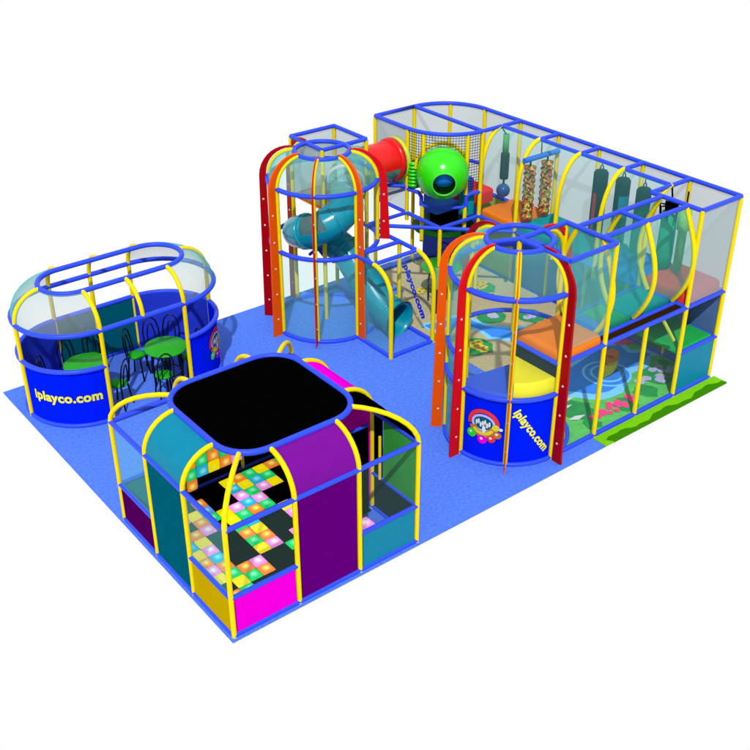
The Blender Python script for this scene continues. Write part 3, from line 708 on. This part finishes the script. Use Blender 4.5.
MB().pad(8.78, 8.96, 5.4, 5.7, 2.19, 2.45, bseat, .05).build('step_pad', ct)
curved_panel(ct, CT, .985, 0, 75, .06, 1.5, mat('lounge_blue_wall', (70, 100, 255), .6, 0, k=1.0, noise=.15, nscale=3), 'back_panel')
b = MB(); b.lathe([(0, 1.12), (.62, 1.12), (.64, 1.14), (.64, 1.17), (0, 1.17)], (8.98, 6.3, 0), dgreen, 32); b.build('round_shelf', ct)
b = MB(); b.pad(8.86, 9.32, 6.2, 6.6, 1.18, 1.5, black, .03); tag(b.build('foam_block', None, (9.1, 6.4, 1.18)), 'black foam block on the dark green shelf below the green ball pod', 'foam block')
# pod
pc = V(8.22, 5.52, 2.66)
pod = thing('ball_pod', 'glossy bright green ball pod with a blue porthole on the curved tower front', 'ball pod', tuple(pc))
R_ = .50; b = MB()
hd = V(-.58, -.76, -.12).normalized()
nu, nv = 48, 32; vs = []; fs = []
axis = hd; a_ = axis.orthogonal().normalized(); a_ = (V(0, 0, 1) - axis * axis.z).normalized(); b2 = axis.cross(a_)
hole = .47
prof = [(R_ * math.sin(t), R_ * math.cos(t)) for t in [hole + (PI - hole) * k / nv for k in range(nv + 1)]]
b = MB(); b.lathe(prof, pc, lime, nu, axis); b.lathe([(p[0] * .96, p[1] * .96) for p in prof], pc, dlime, nu, axis); b.build('shell', pod)
rim_r = R_ * math.sin(hole)
MB().tube([pc + axis * (R_ * math.cos(hole)) + (a_ * math.cos(2 * PI * k / 30) + b2 * math.sin(2 * PI * k / 30)) * rim_r for k in range(30)], .018, dlime, closed=True, n=8).build('porthole_rim', pod)
MB().lathe([(.0, -.01), (.19, -.01), (.19, .01), (0, .01)], pc + axis * .34 + V(0, 0, .08), mat('pod_blue', (20, 120, 200), .5, .05, k=.9), 24, axis).build('inner_pad', pod)
MB().tube([pc + V(.16, .21, 0) + V(.79, -.62, 0) * (.5 * math.cos(t)) + V(0, 0, 1) * (.5 * math.sin(t)) for t in [PI * k / 20 for k in range(21)]], .035, yellow).build('collar', pod)
b = MB()
for k in range(7): b.lathe([(.07, 0), (.105, .02), (.105, .05), (.07, .07)], V(8.0, 6.12, 2.28) + V(0, 0, .072 * k), lime, 16)
b.build('ribbed_spring', pod)
# red crawl tube
ax = Vector((6.96, 6.55, 2.74)); tbx = thing('crawl_tube', 'red plastic crawl tube bridging the slide tower and the curved rear tower', 'crawl tube', tuple(ax))
b = MB(); n = 28; rr_ = .38
def half(a0, a1, m, r=rr_, x0=6.98, x1=7.94, steps=14):
    b = MB()
    for q in (r, r - .02):
        b.grid([[(x, ax.y + q * math.cos(rad(a0 + (a1 - a0) * k / steps)), ax.z + q * math.sin(rad(a0 + (a1 - a0) * k / steps))) for k in range(steps + 1)] for x in (x0, x1)], m)
    return b
half(20, 190, red_pl).build('tube_shell', tbx); half(190, 380, glassy).build('clear_side', tbx)['label'] = 'clear lower half of the tube'
for x, m in ((7.80, red_pl), (7.93, ygreen), (7.0, ygreen)):
    MB().lathe([(rr_ - .02, -.05), (rr_ + .04, -.05), (rr_ + .04, .05), (rr_ - .02, .05)], (x, ax.y, ax.z), m, 32, (1, 0, 0)).build('flange', tbx)

# ------------------------------------------------------------------ front net tunnel
tn = thing('net_tunnel', 'barrel-shaped teal net tunnel with bowed yellow hoops above the pond mat', 'net tunnel', (7.96, .78, 1.7))
YB, YA = .52, 1.03
rail(tn, (6.96, YB, 3.4), (8.96, YB, 3.4)); rail(tn, (6.96, YA, 3.4), (8.96, YA, 3.4)); rail(tn, (7.93, YB, 3.4), (7.93, YA, 3.4), r=.036)
def bow(y, s, z): 
    t = (z - 1.74) / 1.64; return y + s * .29 * math.sin(PI * t ** .9)
zz = [1.74 + 1.64 * k / 16 for k in range(17)]
for x in (6.98, 7.95, 8.92):
    for y, s in ((YB, -1), (YA, 1)):
        T('bowed_hoop', [(x, bow(y, s, z), z) for z in zz], tn, yellow, .042)
for y, s in ((YB, -1), (YA, 1)):
    MB().grid([[(x, bow(y, s, z), z) for x in (6.98, 7.95, 8.92)] for z in zz], net_gt).build('barrel_net', tn)
for y in (.25, YB - .04, 1.25): rail(tn, (6.96, y, 1.7), (8.96, y, 1.7))
b = MB(); b.box(7.0, 8.92, .29, .44, 1.66, 1.70, mat('dark_brown_strip', (52, 34, 8), .8, .0)); b.build('gap_strip', tn)  # dark brown strip along the gap behind the front rail
for x0, x1, m in ((7.0, 7.45, blue_pad), (7.47, 7.95, green_pad), (7.97, 8.92, teal_pad)): MB().pad(x0, x1, .54, 1.2, 1.62, 1.73, m, .04).build('floor_pad', tn)
post(tn, 7.96, .25, 0, 1.7); rail(tn, (6.96, .25, .03), (8.96, .25, .03))
netp(tn, (7.0, .25), (8.92, .25), .06, 1.66, net_c)

# ------------------------------------------------------------------ hanging bags
def bag(name, label, cat, x, y, z1, z0, r, m, top=None, extra=None, group=None):
    t = thing(name, label, cat, (x, y, z0), group)
    MB().lathe([(0, z0), (r * .8, z0 + .01), (r, z0 + .05), (r, z1 - .05), (r * .8, z1 - .01), (0, z1)], (x, y, 0), m, 20).build('bag_body', t)
    MB().tube([(x - .05, y, z1 - .01), (x - .03, y, z1 + .07), (x, y, z1 + .1), (x + .03, y, z1 + .07), (x + .05, y, z1 - .01)], .012, blackm, n=6).tube([(x, y, z1 + .1), (x, y, 3.38)], .01, blackm, n=6).build('hanging_strap', t)
    return t
dteal = mat('dark_teal_fabric', (10, 40, 46), .7, .05, noise=.25, nscale=18)
G = 'dark padded bags hung in the gallery'
def patch(t, x, y, z, r, m, name='patch', h=.3, a0=200, a1=280):
    MB().grid([arcpts((x, y), r + .004, a0, a1, z - h / 2, 8), arcpts((x, y), r + .004, a0, a1, z + h / 2, 8)], m).build(name, t)
t = bag('hanging_bag', 'dark padded bag with a red side stripe, leftmost of the three dark ones', 'punch bag', 9.46, 2.74, 3.24, 2.0, .13, dteal, group=G); patch(t, 9.46, 2.74, 2.5, .13, mat('bag_red', (170, 30, 40), .6, .05), 'stripe', .7, 170, 200)
t = bag('hanging_bag', 'dark padded bag with a bright teal middle patch, between the other two dark ones', 'punch bag', 9.46, 2.24, 3.24, 2.0, .13, dteal, group=G); patch(t, 9.46, 2.24, 2.75, .13, mat('bag_teal', (20, 130, 160), .6, .05), h=.4)
t = bag('hanging_bag', 'plain dark padded bag, the right one of the three, nearest the black spider figure', 'punch bag', 9.46, 1.78, 3.2, 2.0, .13, dteal, group=G)
speck = mat('speckled_fabric', (200, 120, 60), .8, .03)
nt = speck.node_tree; vo = nt.nodes.new('ShaderNodeTexVoronoi'); vo.inputs['Scale'].default_value = 22; tc = nt.nodes.new('ShaderNodeTexCoord'); cr = nt.nodes.new('ShaderNodeValToRGB')
nt.links.new(tc.outputs['Object'], vo.inputs['Vector']); nt.links.new(vo.outputs['Color'], cr.inputs['Fac']); nt.links.new(cr.outputs[0], nt.nodes['Principled BSDF'].inputs['Base Color'])
e = cr.color_ramp; e.interpolation = 'CONSTANT'; e.elements[0].color = base((190, 40, 40)); e.elements[1].position = .75; e.elements[1].color = base((230, 215, 90))
for pos, c in ((.35, (230, 110, 40)), (.5, (90, 40, 30)), (.62, (150, 160, 60))): q = e.elements.new(pos); q.color = base(c)
hb = thing('hanger_bar', 'short blue bar slung across the gallery holding two speckled rollers', 'bar', (9.45, 4.15, 3.1)); MB().tube([(9.0, 4.17, 3.11), (9.9, 4.17, 3.11)], .05, blue_pad).build('bar', hb)
MB().tube([(9.44, 4.17, 3.15), (9.46, 4.2, 3.38)], .012, blackm, n=6).build('hanging_strap', hb)
for x, l in ((9.17, 'red and yellow speckled hanging roller, left one under the blue bar'), (9.62, 'red and yellow speckled hanging roller, right one under the blue bar')):
    t = thing('speckled_roller', l, 'hanging roller', (x, 4.17, 1.9), 'speckled rollers under the blue bar')
    b = MB(); n = 22; b.lathe([(0, 1.93)] + [(.105 + .018 * math.sin(k * 2.4), 1.95 + (2.96 - 1.95) * k / n) for k in range(n + 1)] + [(0, 2.98)], (x, 4.17, 0), speck, 20); b.build('roller_body', t)
    MB().tube([(x, 4.17, 2.97), (x, 4.17, 3.07)], .02, blackm, n=6).build('hanging_strap', t)
t = thing('wrecking_ball', 'blue ball hanging below a dark cylinder and green rope sleeve in the leftmost gallery bay', 'hanging ball', (9.4, 5.06, 2.1))
gs = mat('green_sleeve', (90, 170, 80), .7, .05)
MB().lathe([(.0, 2.93), (.06, 2.93), (.06, 3.3), (0, 3.3)], (9.4, 5.06, 0), gs, 16).build('rope_sleeve', t)
MB().lathe([(0, 2.42), (.08, 2.42), (.085, 2.45), (.085, 2.9), (.08, 2.93), (0, 2.93)], (9.4, 5.06, 0), mat('dark_cylinder', (46, 40, 48), .6, .05), 16).build('cylinder', t)
MB().lathe([(.135 * math.sin(PI * k / 14), 2.18 - .135 * math.cos(PI * k / 14)) for k in range(15)], (9.4, 5.06, 0), mat('ball_blue', (50, 90, 160), .3, .2), 20).build('ball', t)
MB().tube([(9.4, 5.06, 2.3), (9.4, 5.06, 2.43)], .02, blackm, n=6).tube([(9.4, 5.06, 3.29), (9.4, 5.2, 3.4)], .015, blackm, n=6).build('rope', t)
t = thing('spider_column', 'black spider-like figure clinging round a padded green column by the gallery end', 'hanging figure', (9.46, 1.2, 1.95))
MB().lathe([(0, 1.95), (.13, 1.97), (.14, 2.2), (.13, 2.95), (0, 2.98)], (9.46, 1.2, 0), mat('column_green', (40, 150, 100), .6, .05, noise=.2, nscale=6), 18).build('column', t)
MB().lathe([(.11 * math.sin(PI * k / 10), 3.05 - .13 * math.cos(PI * k / 10)) for k in range(11)], (9.44, 1.17, 0), black, 16).build('figure_body', t)
b = MB()
for k in range(8):
    a = rad(20 + 45 * k); b.tube([(9.44 + .08 * math.cos(a), 1.17 + .08 * math.sin(a), 3.08), (9.44 + .2 * math.cos(a), 1.17 + .2 * math.sin(a), 3.08), (9.44 + .17 * math.cos(a), 1.17 + .17 * math.sin(a), 2.86)], .018, black, n=6)
b.build('figure_legs', t)
MB().lathe([(.045 * math.sin(PI * k / 8), -.03 * math.cos(PI * k / 8)) for k in range(9)], (9.38, 1.05, 3.0), myel, 12).build('face_patch', t)
MB().tube([(9.44, 1.17, 3.15), (9.44, 1.22, 3.4)], .015, black, n=6).build('hanging_strap', t)
t = thing('light_green_column', 'slim pale green padded column beside the spider figure at the gallery end', 'hanging column', (9.46, .9, 1.98))
MB().lathe([(0, 1.98), (.075, 2.0), (.075, 2.72), (.11, 2.74), (.11, 3.1), (0, 3.12)], (9.46, .9, 0), mat('pale_green', (150, 205, 100), .6, .05, noise=.12, nscale=8), 16).build('column_body', t)
MB().tube([(9.46, .9, 3.11), (9.46, .9, 3.4)], .015, blackm, n=6).build('hanging_strap', t)
# lounge furniture below the curved tower
round_table(8.2, 5.45, 'round green table under the curved rear tower, behind the orange fin', .78, .4, 'tables under the rear tower')
chair(8.62, 5.85, -40, 'black wire chair behind the green table under the curved rear tower')
mir = thing('floor_mirror', 'grey-green framed play board leaning by the sand print under the rear tower', 'play board', (7.9, 5.2, 0))
b = MB(); b.pad(7.72, 8.12, 5.02, 5.12, .55, 1.0, mat('board_green', (120, 190, 130), .5, .05), .03); b.build('board', mir)
T('board_leg', [(7.76, 5.07, 0), (7.76, 5.07, 1.0)], mir, slate, .02); T('board_leg', [(8.08, 5.07, 0), (8.08, 5.07, .56)], mir, slate, .02)

# ------------------------------------------------------------------ light, world, camera
w = bpy.data.worlds.new('World'); sc.world = w; w.use_nodes = True
bg = w.node_tree.nodes['Background']; bg.inputs[0].default_value = (1, 1, 1, 1); bg.inputs[1].default_value = 1.0
L = bpy.data.lights.new('sun', 'SUN'); L.energy = 4.0; L.angle = rad(1.0); L.color = (1, .985, .96)
lo_ = bpy.data.objects.new('sun', L); col.objects.link(lo_)
d = V(.66 * math.cos(rad(48)), .75 * math.cos(rad(48)), -math.sin(rad(48)))
lo_.rotation_euler = d.to_track_quat('-Z', 'Y').to_euler(); lo_.location = (-5, -8, 12)
cam = bpy.data.cameras.new('camera'); cam.sensor_width = 36; cam.lens = 36 * 1063.76 / 750; cam.clip_end = 200; cam.clip_start = .1
co = bpy.data.objects.new('camera', cam); col.objects.link(co); sc.camera = co
yaw, pitch, rollv = .6641, -.54, -.0021
fwd = V(math.sin(yaw) * math.cos(pitch), math.cos(yaw) * math.cos(pitch), math.sin(pitch)); right = V(math.cos(yaw), -math.sin(yaw), 0); up = right.cross(fwd)
r2 = right * math.cos(rollv) + up * math.sin(rollv); u2 = -right * math.sin(rollv) + up * math.cos(rollv)
M = Matrix((r2, u2, -fwd)).transposed().to_4x4(); M.translation = V(-4.6544, -8.839, 9.7454) * S
co.matrix_world = M
sc.render.engine = 'CYCLES'
sc.cycles.transparent_max_bounces = 24; sc.cycles.max_bounces = 8
sc.view_settings.view_transform = 'Standard'; sc.view_settings.look = 'None'; sc.view_settings.exposure = 0; sc.view_settings.gamma = 1
